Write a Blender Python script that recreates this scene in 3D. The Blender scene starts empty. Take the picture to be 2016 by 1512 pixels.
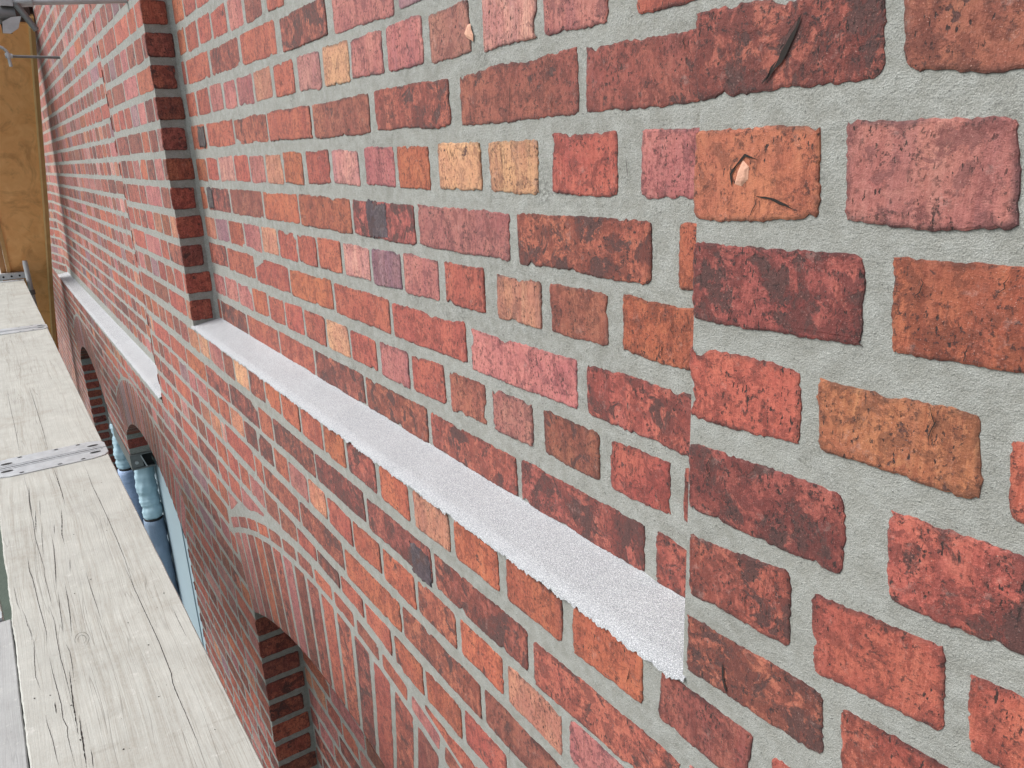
import bpy, math, random
from mathutils import Vector, noise, geometry, Matrix

C = bpy.data.collections.new("scene"); bpy.context.scene.collection.children.link(C)
R = math.radians
rnd = random.Random(7)

# ------------------------------------------------------------------ camera
# world: X runs along the wall, Y into it (face of the wall at Y = 0), Z up; origin at lens height
CAMD = 0.4556; YAW = 0.5814; PIT = 0.2987; ROL = -0.0414
def cam_axes():
    f = Vector((-math.cos(YAW)*math.cos(PIT), math.sin(YAW)*math.cos(PIT), -math.sin(PIT)))
    rt = f.cross(Vector((0, 0, 1))).normalized(); up = rt.cross(f)
    return math.cos(ROL)*rt+math.sin(ROL)*up, -math.sin(ROL)*rt+math.cos(ROL)*up, f
rt, up, fw = cam_axes()
cd = bpy.data.cameras.new("camera"); cam = bpy.data.objects.new("camera", cd); C.objects.link(cam)
cam.matrix_world = Matrix(((rt.x, up.x, -fw.x, 0), (rt.y, up.y, -fw.y, -CAMD), (rt.z, up.z, -fw.z, 0), (0, 0, 0, 1)))
cd.sensor_width = 36; cd.lens = 1512.48/2016*36; cd.clip_start = 0.02; cd.clip_end = 600
bpy.context.scene.camera = cam

# ------------------------------------------------------------------ light
SUN_EL, SUN_AZ = 48, 245        # azimuth of the direction towards the sun, degrees from +X, counter-clockwise
w = bpy.data.worlds.new("World"); bpy.context.scene.world = w; w.use_nodes = True
nt = w.node_tree; sky = nt.nodes.new("ShaderNodeTexSky"); sky.sky_type = 'NISHITA'; sky.sun_disc = False
sky.sun_elevation = R(SUN_EL); sky.sun_rotation = R(90-SUN_AZ); sky.air_density = 1.0; sky.dust_density = 3.0; sky.ozone_density = 0.6
bg = nt.nodes["Background"]; bg.inputs[1].default_value = 0.15
hs = nt.nodes.new("ShaderNodeHueSaturation"); hs.inputs["Saturation"].default_value = .40; nt.links.new(sky.outputs[0], hs.inputs["Color"]); nt.links.new(hs.outputs[0], bg.inputs[0])
sl = bpy.data.lights.new("sun", 'SUN'); sl.energy = 1.5; sl.angle = R(40); sl.color = (1, 0.985, 0.955)
so = bpy.data.objects.new("sun", sl); C.objects.link(so)
dv = Vector((math.cos(R(SUN_EL))*math.cos(R(SUN_AZ)), math.cos(R(SUN_EL))*math.sin(R(SUN_AZ)), math.sin(R(SUN_EL))))
so.rotation_euler = dv.to_track_quat('Z', 'Y').to_euler()
vs = bpy.context.scene.view_settings; vs.view_transform = 'Standard'; vs.look = 'None'; vs.gamma = 1; vs.exposure = 0.75
bpy.context.scene.cycles.max_bounces = 6

# ------------------------------------------------------------------ measured brick layout (metres on the wall)
CAM={'f': 1512.48012, 'yaw': 0.5814, 'pitch': 0.29868, 'roll': -0.04143, 'd': 0.45564, 'r': 0.07827, 'X0': -2.40686, 'Z5': -0.02238, 'h': 0.08189, 'Xp': -2.42812, 'Xe': -0.42341}
COURSES={
 'C1':[(-2.4127,-2.3306,0.3109,'o'),(-2.3117,-2.1934,0.3081,'r'),(-2.1748,-2.0598,0.305,'r'),(-2.0423,-1.9163,0.3019,'r'),(-1.8929,-1.7887,0.2987,'p'),(-1.7678,-1.6573,0.2957,'b'),(-1.6208,-1.525,0.2925,'r')],
 'C2':[(-2.4643,-2.3826,0.2342,'r'),(-2.3609,-2.1219,0.2314,'r'),(-2.0971,-1.8531,0.2274,'d'),(-1.8318,-1.5945,0.2235,'r'),(-1.5608,-1.3273,0.2195,'D'),(-1.2959,-1.0733,0.2157,'p')],
 'C3':[(-2.4451,-2.3161,0.1492,'r'),(-2.2954,-2.1701,0.1485,'r'),(-2.1517,-2.0394,0.1478,'p'),(-2.0178,-1.9186,0.1472,'p'),(-1.9018,-1.7819,0.1466,'p'),(-1.7693,-1.6533,0.1459,'q'),(-1.6311,-1.5159,0.1453,'r'),(-1.4913,-1.3782,0.1446,'k'),(-1.3614,-1.2482,0.144,'Y'),(-1.2375,-1.1217,0.1433,'p'),(-1.1049,-0.9955,0.1427,'p'),(-0.9759,-0.8726,0.1421,'P'),(-0.843,-0.732,0.1414,'k'),(-0.7193,-0.6169,0.1408,'p'),(-0.5756,-0.5,0.1402,'r')],
 'C4':[(-2.4624,-2.2626,0.0609,'o'),(-2.2368,-1.9818,0.0608,'r'),(-1.9701,-1.7181,0.0607,'d'),(-1.7082,-1.451,0.0605,'r'),(-1.4371,-1.1871,0.0604,'b'),(-1.1656,-0.9317,0.0603,'d'),(-0.9035,-0.6626,0.0602,'b'),(-0.6524,-0.4936,0.0601,'b')],
 'C5':[(-2.4195,-2.307,-0.027,'o'),(-2.296,-2.1832,-0.0266,'r'),(-2.1635,-2.0264,-0.0261,'k'),(-2.0175,-1.8924,-0.0256,'r'),(-1.8845,-1.7713,-0.0252,'p'),(-1.7642,-1.6502,-0.0248,'q'),(-1.6378,-1.5247,-0.0243,'o'),(-1.5,-1.3821,-0.0238,'r'),(-1.3655,-1.25,-0.0234,'k'),(-1.2228,-1.1132,-0.0229,'p'),(-1.1,-0.9995,-0.0225,'o'),(-0.973,-0.8614,-0.022,'Y'),(-0.8403,-0.7378,-0.0216,'Y'),(-0.7118,-0.6036,-0.0211,'r'),(-0.5692,-0.4903,-0.0207,'p')],
 'C6':[(-2.4574,-2.3564,-0.1048,'o'),(-2.3489,-2.1106,-0.105,'G'),(-2.0953,-1.8234,-0.1053,'b'),(-1.8163,-1.5763,-0.1056,'o'),(-1.5723,-1.3044,-0.1058,'O'),(-1.2925,-1.0576,-0.1061,'G'),(-1.049,-0.8027,-0.1063,'P'),(-0.7828,-0.553,-0.1066,'d'),(-0.5168,-0.4866,-0.1067,'o')],
 'C7':[(-2.4359,-2.3042,-0.1865,'y'),(-2.2961,-2.1669,-0.1861,'m'),(-2.1581,-2.022,-0.1857,'o'),(-2.0128,-1.8774,-0.1853,'p'),(-1.8663,-1.7492,-0.1849,'q'),(-1.7394,-1.6163,-0.1845,'r'),(-1.6113,-1.499,-0.1842,'r'),(-1.4895,-1.3711,-0.1839,'r'),(-1.3558,-1.2378,-0.1835,'k'),(-1.2332,-1.1189,-0.1831,'m'),(-1.111,-0.9974,-0.1828,'p'),(-0.9762,-0.868,-0.1824,'r'),(-0.8379,-0.7414,-0.1821,'q'),(-0.7216,-0.6181,-0.1817,'b'),(-0.5946,-0.4836,-0.1814,'o')],
 'C8':[(-2.4559,-2.2165,-0.2618,'d'),(-2.2252,-1.9559,-0.2627,'r'),(-1.9607,-1.6963,-0.2638,'r'),(-1.6911,-1.4327,-0.2648,'o'),(-1.4299,-1.1718,-0.2658,'O'),(-1.1721,-0.9236,-0.2668,'r'),(-0.9134,-0.6728,-0.2678,'p'),(-0.6524,-0.4802,-0.2687,'d')],
 'C9':[(-2.4302,-2.294,-0.3547,'p'),(-2.2927,-2.161,-0.3539,'p'),(-2.1546,-2.0211,-0.3531,'p'),(-2.0228,-1.8893,-0.3523,'o'),(-1.8817,-1.7643,-0.3515,'r'),(-1.7577,-1.6355,-0.3507,'r'),(-1.6205,-1.5016,-0.3499,'r'),(-1.4916,-1.3791,-0.3492,'Y'),(-1.364,-1.2503,-0.3484,'r'),(-1.2318,-1.1201,-0.3476,'p'),(-1.107,-0.9988,-0.3468,'r'),(-0.9815,-0.8796,-0.3461,'b'),(-0.8612,-0.7656,-0.3454,'P'),(-0.7416,-0.6338,-0.3446,'b'),(-0.6144,-0.5195,-0.3439,'r'),(-0.5017,-0.4762,-0.3435,'d')],
 'C10':[(-2.4661,-2.3843,-0.4345,'r'),(-2.3906,-2.1034,-0.4343,'D'),(-2.1183,-1.8275,-0.4342,'r'),(-1.842,-1.5903,-0.434,'r'),(-1.5889,-1.316,-0.4338,'D'),(-1.3208,-1.064,-0.4336,'d'),(-1.0557,-0.806,-0.4334,'d'),(-0.7981,-0.5574,-0.4333,'D'),(-0.5397,-0.476,-0.4332,'d')],
 'S0':[(-2.6453,-2.5257,-0.5234,'b'),(-2.5313,-2.3901,-0.5272,'y'),(-2.3837,-2.2561,-0.5214,'Y'),(-2.2632,-2.1035,-0.5229,'p'),(-2.1111,-1.9958,-0.5262,'b'),(-1.9981,-1.863,-0.5211,'Y'),(-1.8634,-1.7296,-0.5176,'d'),(-1.7369,-1.6135,-0.5117,'o'),(-1.617,-1.4895,-0.5144,'o'),(-1.4886,-1.3613,-0.5199,'r'),(-1.3641,-1.2526,-0.5199,'o'),(-1.2408,-1.1193,-0.5179,'d'),(-1.1004,-0.9964,-0.5216,'o'),(-0.9775,-0.869,-0.5202,'q'),(-0.8532,-0.7415,-0.5185,'o'),(-0.7233,-0.6081,-0.5171,'o'),(-0.5885,-0.4761,-0.5146,'o'),(-0.4518,-0.3426,-0.5151,'b')],
 'S1':[(-3.1955,-2.8659,-0.611,'r'),(-2.9087,-2.6096,-0.6146,'r'),(-2.6432,-2.3363,-0.618,'o'),(-2.3734,-2.0796,-0.6175,'d'),(-2.0999,-1.8102,-0.6093,'D'),(-1.8304,-1.6943,-0.6068,'r'),(-1.7165,-1.4209,-0.6007,'D'),(-1.4357,-1.1769,-0.599,'D'),(-1.1758,-0.9254,-0.6056,'G'),(-0.9316,-0.6826,-0.6038,'d'),(-0.6687,-0.4242,-0.6129,'d')],
 'S2':[(-3.0645,-2.9187,-0.682,'r'),(-2.9474,-2.7713,-0.6833,'r'),(-2.7923,-2.6406,-0.6858,'m'),(-2.6702,-2.521,-0.6922,'p'),(-2.5366,-2.377,-0.6883,'p'),(-2.3931,-2.262,-0.6876,'r'),(-2.2485,-2.1241,-0.6808,'r'),(-2.1206,-1.9796,-0.6766,'y'),(-1.993,-1.8552,-0.6818,'D'),(-1.8701,-1.7322,-0.6812,'D'),(-1.7377,-1.6189,-0.6808,'r'),(-1.6294,-1.4932,-0.6827,'P'),(-1.5002,-1.3865,-0.6766,'y'),(-1.3883,-1.2593,-0.6815,'r'),(-1.2531,-1.1328,-0.6805,'o'),(-1.122,-0.9994,-0.6822,'o'),(-0.9913,-0.8702,-0.6786,'d'),(-0.8554,-0.7439,-0.6762,'o'),(-0.7302,-0.6153,-0.6824,'q'),(-0.5981,-0.4568,-0.6728,'p')],
 'S3':[(-2.212,-1.9182,-0.7542,'r'),(-1.9436,-1.8392,-0.7659,'r'),(-1.8646,-1.5671,-0.766,'d'),(-1.5932,-1.31,-0.7616,'d'),(-1.3307,-1.0564,-0.7671,'o'),(-1.0695,-0.8024,-0.7631,'d'),(-0.8014,-0.5728,-0.7596,'b')],
 'S4':[(-2.0077,-1.8808,-0.845,'p'),(-1.8801,-1.7516,-0.8442,'b'),(-1.7676,-1.6256,-0.8488,'b'),(-1.6255,-1.5006,-0.8499,'r'),(-1.4939,-1.3647,-0.8484,'D'),(-1.3591,-1.244,-0.8472,'r'),(-1.2375,-1.1224,-0.8497,'r'),(-1.1056,-0.9992,-0.8491,'o'),(-0.9887,-0.8683,-0.8478,'o'),(-0.8661,-0.7469,-0.8385,'r')],
 'S5':[(-2.1341,-1.8347,-0.9293,'p'),(-1.8472,-1.7071,-0.9217,'r')],
 'R':[(-0.43,0.0878,-0.4275,0.0281,-0.2854,0.0824,-0.2798,0.0314,'D'),(-0.2709,0.0824,-0.2652,0.033,-0.1957,0.0726,-0.189,0.0278,'B'),(-0.4271,0.0062,-0.4245,-0.0571,-0.3216,0.0056,-0.3164,-0.0536,'X'),(-0.3017,0.008,-0.2956,-0.0544,-0.2025,0.0052,-0.1944,-0.0516,'P'),(-0.1936,0.0052,-0.1852,-0.0521,-0.1596,0.0038,-0.1506,-0.0514,'r'),(-0.4258,-0.0771,-0.4234,-0.1377,-0.2812,-0.0742,-0.2752,-0.1326,'E'),(-0.2635,-0.0732,-0.2568,-0.1338,-0.1669,-0.0728,-0.158,-0.1307,'O'),(-0.4241,-0.1597,-0.4217,-0.2204,-0.3208,-0.1595,-0.3164,-0.2135,'r'),(-0.3068,-0.1611,-0.3022,-0.2134,-0.2008,-0.1587,-0.1938,-0.2111,'Z'),(-0.183,-0.1682,-0.1763,-0.2164,-0.1431,-0.1671,-0.1352,-0.2174,'r'),(-0.4236,-0.2451,-0.4214,-0.3043,-0.2814,-0.2392,-0.2754,-0.3008,'E'),(-0.2468,-0.2396,-0.2398,-0.3029,-0.147,-0.2352,-0.1378,-0.2961,'d'),(-0.4205,-0.3275,-0.4182,-0.3857,-0.3176,-0.3188,-0.3126,-0.3813,'d'),(-0.2966,-0.3247,-0.2908,-0.3913,-0.2006,-0.3194,-0.1932,-0.3785,'r'),(-0.1847,-0.3277,-0.1777,-0.3813,-0.1184,-0.3245,-0.1094,-0.3816,'r'),(-0.4211,-0.4092,-0.4189,-0.4666,-0.2815,-0.4066,-0.2766,-0.4609,'D'),(-0.2652,-0.4072,-0.2594,-0.467,-0.1616,-0.4021,-0.1545,-0.4539,'r'),(-0.3218,-0.4923,-0.3178,-0.5478,-0.2209,-0.4779,-0.2151,-0.5301,'r')],
}
PLANK_CRACKS=[([(-2.0417,-0.5346),(-1.964,-0.5304),(-1.8582,-0.5271),(-1.7609,-0.5229),(-1.7122,-0.5207),(-1.6586,-0.5235)],2),([(-1.713,-0.5366),(-1.6855,-0.5445),(-1.6138,-0.5475),(-1.5558,-0.5489),(-1.5025,-0.5429)],1.5),([(-1.8246,-0.5087),(-1.7457,-0.503),(-1.6772,-0.5044),(-1.5912,-0.504),(-1.5295,-0.5011),(-1.4588,-0.4995),(-1.4144,-0.4982)],1.6),([(-1.6154,-0.5224),(-1.549,-0.5207),(-1.4953,-0.5181),(-1.4357,-0.5152),(-1.3948,-0.5164),(-1.3633,-0.5119),(-1.3335,-0.5135),(-1.2515,-0.5101)],1.8),([(-1.9107,-0.4707),(-1.8284,-0.471),(-1.7356,-0.474),(-1.6631,-0.4784)],2.2),([(-1.6453,-0.4915),(-1.6041,-0.4867),(-1.5482,-0.4871),(-1.5058,-0.4887)],1.5),([(-1.5384,-0.4936),(-1.4608,-0.4961),(-1.4011,-0.4973),(-1.3296,-0.4979)],3),([(-1.3844,-0.4916),(-1.3183,-0.493),(-1.2644,-0.4945),(-1.2366,-0.4955)],3.6),([(-1.4213,-0.5411),(-1.3838,-0.5395),(-1.3461,-0.5356),(-1.2897,-0.5335),(-1.2672,-0.5314)],1.5),([(-1.4512,-0.5245),(-1.4132,-0.5246)],3),([(-1.8808,-0.4865),(-1.7968,-0.4891),(-1.7246,-0.491),(-1.6793,-0.4923)],1.5),([(-2.0211,-0.508),(-1.9451,-0.506),(-1.8739,-0.5041),(-1.8069,-0.5023)],1.2),([(-1.9404,-0.4237),(-1.8455,-0.4227),(-1.7639,-0.4211),(-1.6824,-0.4201)],1.6),([(-1.2784,-0.4843),(-1.2571,-0.4846),(-1.2297,-0.4861)],2),([(-1.9729,-0.5698),(-1.882,-0.5667),(-1.84,-0.5621)],1.2),([(-1.8223,-0.5554),(-1.7651,-0.5519),(-1.7271,-0.5478),(-1.6877,-0.5475)],1.2),([(-1.923,-0.3434),(-1.755,-0.3399),(-1.6495,-0.337),(-1.5307,-0.3335),(-1.4076,-0.3335),(-1.3727,-0.3372),(-1.3423,-0.337),(-1.2617,-0.3355),(-1.1881,-0.3341),(-1.1192,-0.3359)],2.2),([(-1.6513,-0.2848),(-1.5856,-0.2852),(-1.5077,-0.2837)],1.2),([(-2.7401,-0.4329),(-2.6241,-0.4303),(-2.5107,-0.4284),(-2.3964,-0.429)],3.2),([(-2.3733,-0.441),(-2.2931,-0.4451),(-2.2019,-0.4531),(-2.1287,-0.4528)],3),([(-2.7357,-0.3496),(-2.6358,-0.3471),(-2.494,-0.3474),(-2.3726,-0.3434),(-2.23,-0.3401),(-2.0928,-0.3382),(-1.9446,-0.3369),(-1.7795,-0.3409)],2),([(-2.7393,-0.5156),(-2.6667,-0.5145),(-2.5894,-0.5111),(-2.4749,-0.5133),(-2.3879,-0.5127),(-2.3253,-0.5112),(-2.2212,-0.513),(-2.1032,-0.5084),(-2.0193,-0.5049),(-1.9082,-0.5079)],1.8),([(-2.6354,-0.5071),(-2.496,-0.5115),(-2.3867,-0.5111)],2),([(-2.4109,-0.5017),(-2.2556,-0.5093)],3.2),([(-2.4879,-0.4872),(-2.3618,-0.493)],1.5),([(-2.3103,-0.4922),(-2.2096,-0.4984),(-2.0818,-0.5024)],1.5),([(-2.2016,-0.4764),(-2.13,-0.477),(-2.0095,-0.4822),(-1.8938,-0.4892)],2.6),([(-2.2792,-0.4655),(-2.2146,-0.4693)],2),([(-2.1159,-0.5354),(-2.0274,-0.5354),(-1.9784,-0.531),(-1.9271,-0.5324)],2),([(-2.0397,-0.4484),(-1.9646,-0.4545)],1.5)]
PLANK_CRACKS_FAR=[([(-3.9321,-0.4437),(-3.7026,-0.4402),(-3.4537,-0.4372),(-3.1965,-0.4347),(-2.9112,-0.4357)],2.2),([(-4.0063,-0.5282),(-3.5918,-0.5237),(-3.2305,-0.5185),(-2.9331,-0.5179)],1.6)]
BRICK_CRACKS=[(1,[(-0.7811,0.0848),(-0.7865,0.0673),(-0.7915,0.0257)],1.3),(0,[(-0.3677,-0.0378),(-0.3663,-0.0455),(-0.3696,-0.0502),(-0.3715,-0.056)],1.6),(1,[(-1.2763,0.0793),(-1.2804,0.0555),(-1.2731,0.0334),(-1.2593,0.0281)],1.2),(1,[(-1.724,0.2547),(-1.7195,0.2262),(-1.7248,0.1996)],1.2),(1,[(-1.5356,0.0681),(-1.5445,0.0356)],1.2),(0,[(-0.8502,-0.7422),(-0.8574,-0.7801),(-0.8621,-0.7951)],1.5),(0,[(-0.6673,-0.6625),(-0.6661,-0.6825),(-0.6714,-0.7002)],1.4),(0,[(-0.6504,-0.6719),(-0.6509,-0.7069)],1.2),(0,[(-0.73,-0.7736),(-0.7361,-0.8064)],1.5),(0,[(-0.659,-0.4824),(-0.6617,-0.5357)],0.9),(0,[(-0.3662,0.0343),(-0.3603,0.0393),(-0.3528,0.0473),(-0.3476,0.056),(-0.3418,0.0658),(-0.3387,0.0734)],6),(0,[(-0.3761,-0.4333),(-0.3739,-0.4477),(-0.3698,-0.461)],5),(1,[(-0.5887,-0.0129),(-0.5856,-0.0333)],1.2),(0,[(-0.4921,-0.5083),(-0.4957,-0.5229),(-0.4995,-0.5346)],1.4),(0,[(-0.367,-0.0397),(-0.3505,-0.0419),(-0.3355,-0.0474)],4.5),(0,[(-0.3898,-0.0232),(-0.3778,-0.0118),(-0.3664,-0.0154)],3),(0,[(-0.388,-0.0339),(-0.3897,-0.025),(-0.3842,-0.0178)],3.5)]
CHIPS=[(0,[(-0.3798,-0.0152),(-0.3743,-0.0196),(-0.3744,-0.0284),(-0.3798,-0.0333),(-0.3862,-0.0318),(-0.3839,-0.0232)]),(1,[(-0.8684,0.1449),(-0.8753,0.1445),(-0.884,0.1359),(-0.8782,0.1306),(-0.8638,0.1245),(-0.863,0.1319),(-0.8665,0.1375)])]
DEP = CAM['r']; XP = CAM['Xp']; XE = CAM['Xe']; Z5 = CAM['Z5']; HH = CAM['h']
SILL = -0.483
for k_, l_ in COURSES.items():
    if k_ == 'R': continue
    for i in range(len(l_)-1):
        A_, B_ = list(l_[i]), list(l_[i+1]); g = .0062
        if B_[0]-A_[1] < 2*g: m_ = (A_[1]+B_[0])/2; A_[1] = m_-g; B_[0] = m_+g; l_[i] = tuple(A_); l_[i+1] = tuple(B_)
FR0, FR1, FSILL = -8.30, -3.315, -0.972; FRS = -8.90      # far recess

# ------------------------------------------------------------------ helpers
def link(o, parent=None):
    C.objects.link(o)
    if parent: o.parent = parent
    return o
def tag(o, label=None, cat=None, group=None, kind=None):
    if label: o["label"] = label
    if cat: o["category"] = cat
    if group: o["group"] = group
    if kind: o["kind"] = kind
    return o
def empty(name, loc=(0, 0, 0)):
    o = bpy.data.objects.new(name, None); o.location = loc; o.empty_display_size = 0.1; return link(o)

class MB:
    def __init__(s): s.v = []; s.f = []; s.mi = []; s.sm = []; s.c = []; s.p = []; s.cur = ((1, 1, 1), (0, 0, 0)); s.att = False
    def add(s, vs, fs, m=0, smooth=False):
        b = len(s.v); s.v += [tuple(x) for x in vs]
        for f in fs: s.f.append(tuple(b+i for i in f)); s.mi.append(m); s.sm.append(smooth)
        s.c += [s.cur[0]]*len(vs); s.p += [s.cur[1]]*len(vs)
    def box(s, x0, x1, y0, y1, z0, z1, m=0):
        s.add([(x, y, z) for x in (x0, x1) for y in (y0, y1) for z in (z0, z1)],
              [(0, 1, 3, 2), (4, 6, 7, 5), (0, 4, 5, 1), (2, 3, 7, 6), (0, 2, 6, 4), (1, 5, 7, 3)], m)
    def tube(s, a, b, r, n=20, m=0, cap=True, r2=None, wall=0):
        a = Vector(a); b = Vector(b); d = (b-a).normalized(); r2 = r if r2 is None else r2
        t = d.cross(Vector((0, 0, 1))) if abs(d.z) < .9 else d.cross(Vector((1, 0, 0))); t.normalize(); q = d.cross(t)
        ring = lambda c, rr: [c+t*math.cos(2*math.pi*i/n)*rr+q*math.sin(2*math.pi*i/n)*rr for i in range(n)]
        vs = ring(a, r)+ring(b, r2); fs = [(i, (i+1) % n, n+(i+1) % n, n+i) for i in range(n)]
        s.add(vs, fs, m, True)
        if cap and not wall: s.add(ring(a, r)+ring(b, r2), [tuple(range(n))[::-1], tuple(range(n, 2*n))], m)
        if wall:
            for c, rr, sg in ((a, r, 1), (b, r2, -1)):
                i = rr-wall; vs = ring(c, rr)+ring(c, i)+ring(c+d*sg*.15, i)
                fs = [(k, (k+1) % n, n+(k+1) % n, n+k) for k in range(n)]+[(n+k, n+(k+1) % n, 2*n+(k+1) % n, 2*n+k) for k in range(n)]+[tuple(range(2*n, 3*n))]
                s.add(vs, fs, m)
    def lathe(s, cx, cy, prof, n=36, m=0, wob=0, seed=0):
        vs = []
        for z, r in prof:
            for i in range(n):
                a = 2*math.pi*i/n
                rr = r*(1+wob*noise.noise(Vector((math.cos(a)*2+seed, math.sin(a)*2, z*14))))
                vs.append((cx+rr*math.cos(a), cy+rr*math.sin(a), z))
        k = len(prof)
        fs = [(j*n+i, j*n+(i+1) % n, (j+1)*n+(i+1) % n, (j+1)*n+i) for j in range(k-1) for i in range(n)]
        s.add(vs, fs, m, True)
    def build(s, name, mats, parent=None, origin=None):
        me = bpy.data.meshes.new(name); o_ = origin or (0, 0, 0)
        me.from_pydata([(x-o_[0], y-o_[1], z-o_[2]) for x, y, z in s.v], [], s.f)
        for m in (mats if isinstance(mats, (list, tuple)) else [mats]): me.materials.append(m)
        me.polygons.foreach_set("material_index", s.mi); me.polygons.foreach_set("use_smooth", s.sm)
        if s.att:
            a = me.attributes.new("bcol", 'FLOAT_COLOR', 'POINT'); a.data.foreach_set("color", [q for c in s.c for q in (*c, 1.0)])
            a = me.attributes.new("bprm", 'FLOAT_VECTOR', 'POINT'); a.data.foreach_set("vector", [q for c in s.p for q in c])
        me.update()
        o = bpy.data.objects.new(name, me); o.location = o_
        return link(o, parent)

# ------------------------------------------------------------------ materials
class NT:
    def __init__(s, name):
        s.m = bpy.data.materials.new(name); s.m.use_nodes = True; s.t = s.m.node_tree; s.b = s.t.nodes["Principled BSDF"]
    def n(s, typ, **kw):
        x = s.t.nodes.new(typ)
        for k, v_ in kw.items():
            if k == 'inp':
                for a, b in v_.items():
                    if isinstance(b, bpy.types.NodeSocket): s.t.links.new(b, x.inputs[a])
                    else: x.inputs[a].default_value = b
            else: setattr(x, k, v_)
        return x
    def l(s, a, b): s.t.links.new(a, b)
    def pos(s): return s.n("ShaderNodeNewGeometry").outputs["Position"]
    def vmul(s, v_, k): return s.n("ShaderNodeVectorMath", operation='MULTIPLY', inp={0: v_, 1: k}).outputs[0]
    def vadd(s, a, b): return s.n("ShaderNodeVectorMath", operation='ADD', inp={0: a, 1: b}).outputs[0]
    def noise(s, v_, sc, det=3, rough=.55, dist=0): return s.n("ShaderNodeTexNoise", inp={"Vector": v_, "Scale": sc, "Detail": det, "Roughness": rough, "Distortion": dist}).outputs[0]
    def mth(s, op, a, b=0.0, clamp=False): return s.n("ShaderNodeMath", operation=op, use_clamp=clamp, inp={0: a, 1: b}).outputs[0]
    def mr(s, v_, a, b, c=0.0, d=1.0):
        return s.n("ShaderNodeMapRange", inp={0: v_, 1: a, 2: b, 3: c, 4: d}).outputs[0]
    def mix(s, f, a, b, bt='MIX'):
        x = s.n("ShaderNodeMix", data_type='RGBA', blend_type=bt)
        for i, val in ((0, f), (6, a), (7, b)):
            if isinstance(val, bpy.types.NodeSocket): s.l(val, x.inputs[i])
            else: x.inputs[i].default_value = val if i == 0 else (*val, 1)[:4]
        return x.outputs[2]
    def bump(s, h, dist, strength=1.0, prev=None):
        x = s.n("ShaderNodeBump", inp={"Height": h, "Distance": dist, "Strength": strength})
        if prev is not None: s.l(prev, x.inputs["Normal"])
        return x.outputs[0]
    def done(s, col, rough=.8, normal=None, metal=0, spec=.5):
        for k, v_ in (("Base Color", col), ("Roughness", rough), ("Metallic", metal), ("Specular IOR Level", spec)):
            if isinstance(v_, bpy.types.NodeSocket): s.l(v_, s.b.inputs[k])
            else: s.b.inputs[k].default_value = (*v_, 1) if k == "Base Color" else v_
        if normal is not None: s.l(normal, s.b.inputs["Normal"])
        return s.m

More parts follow.
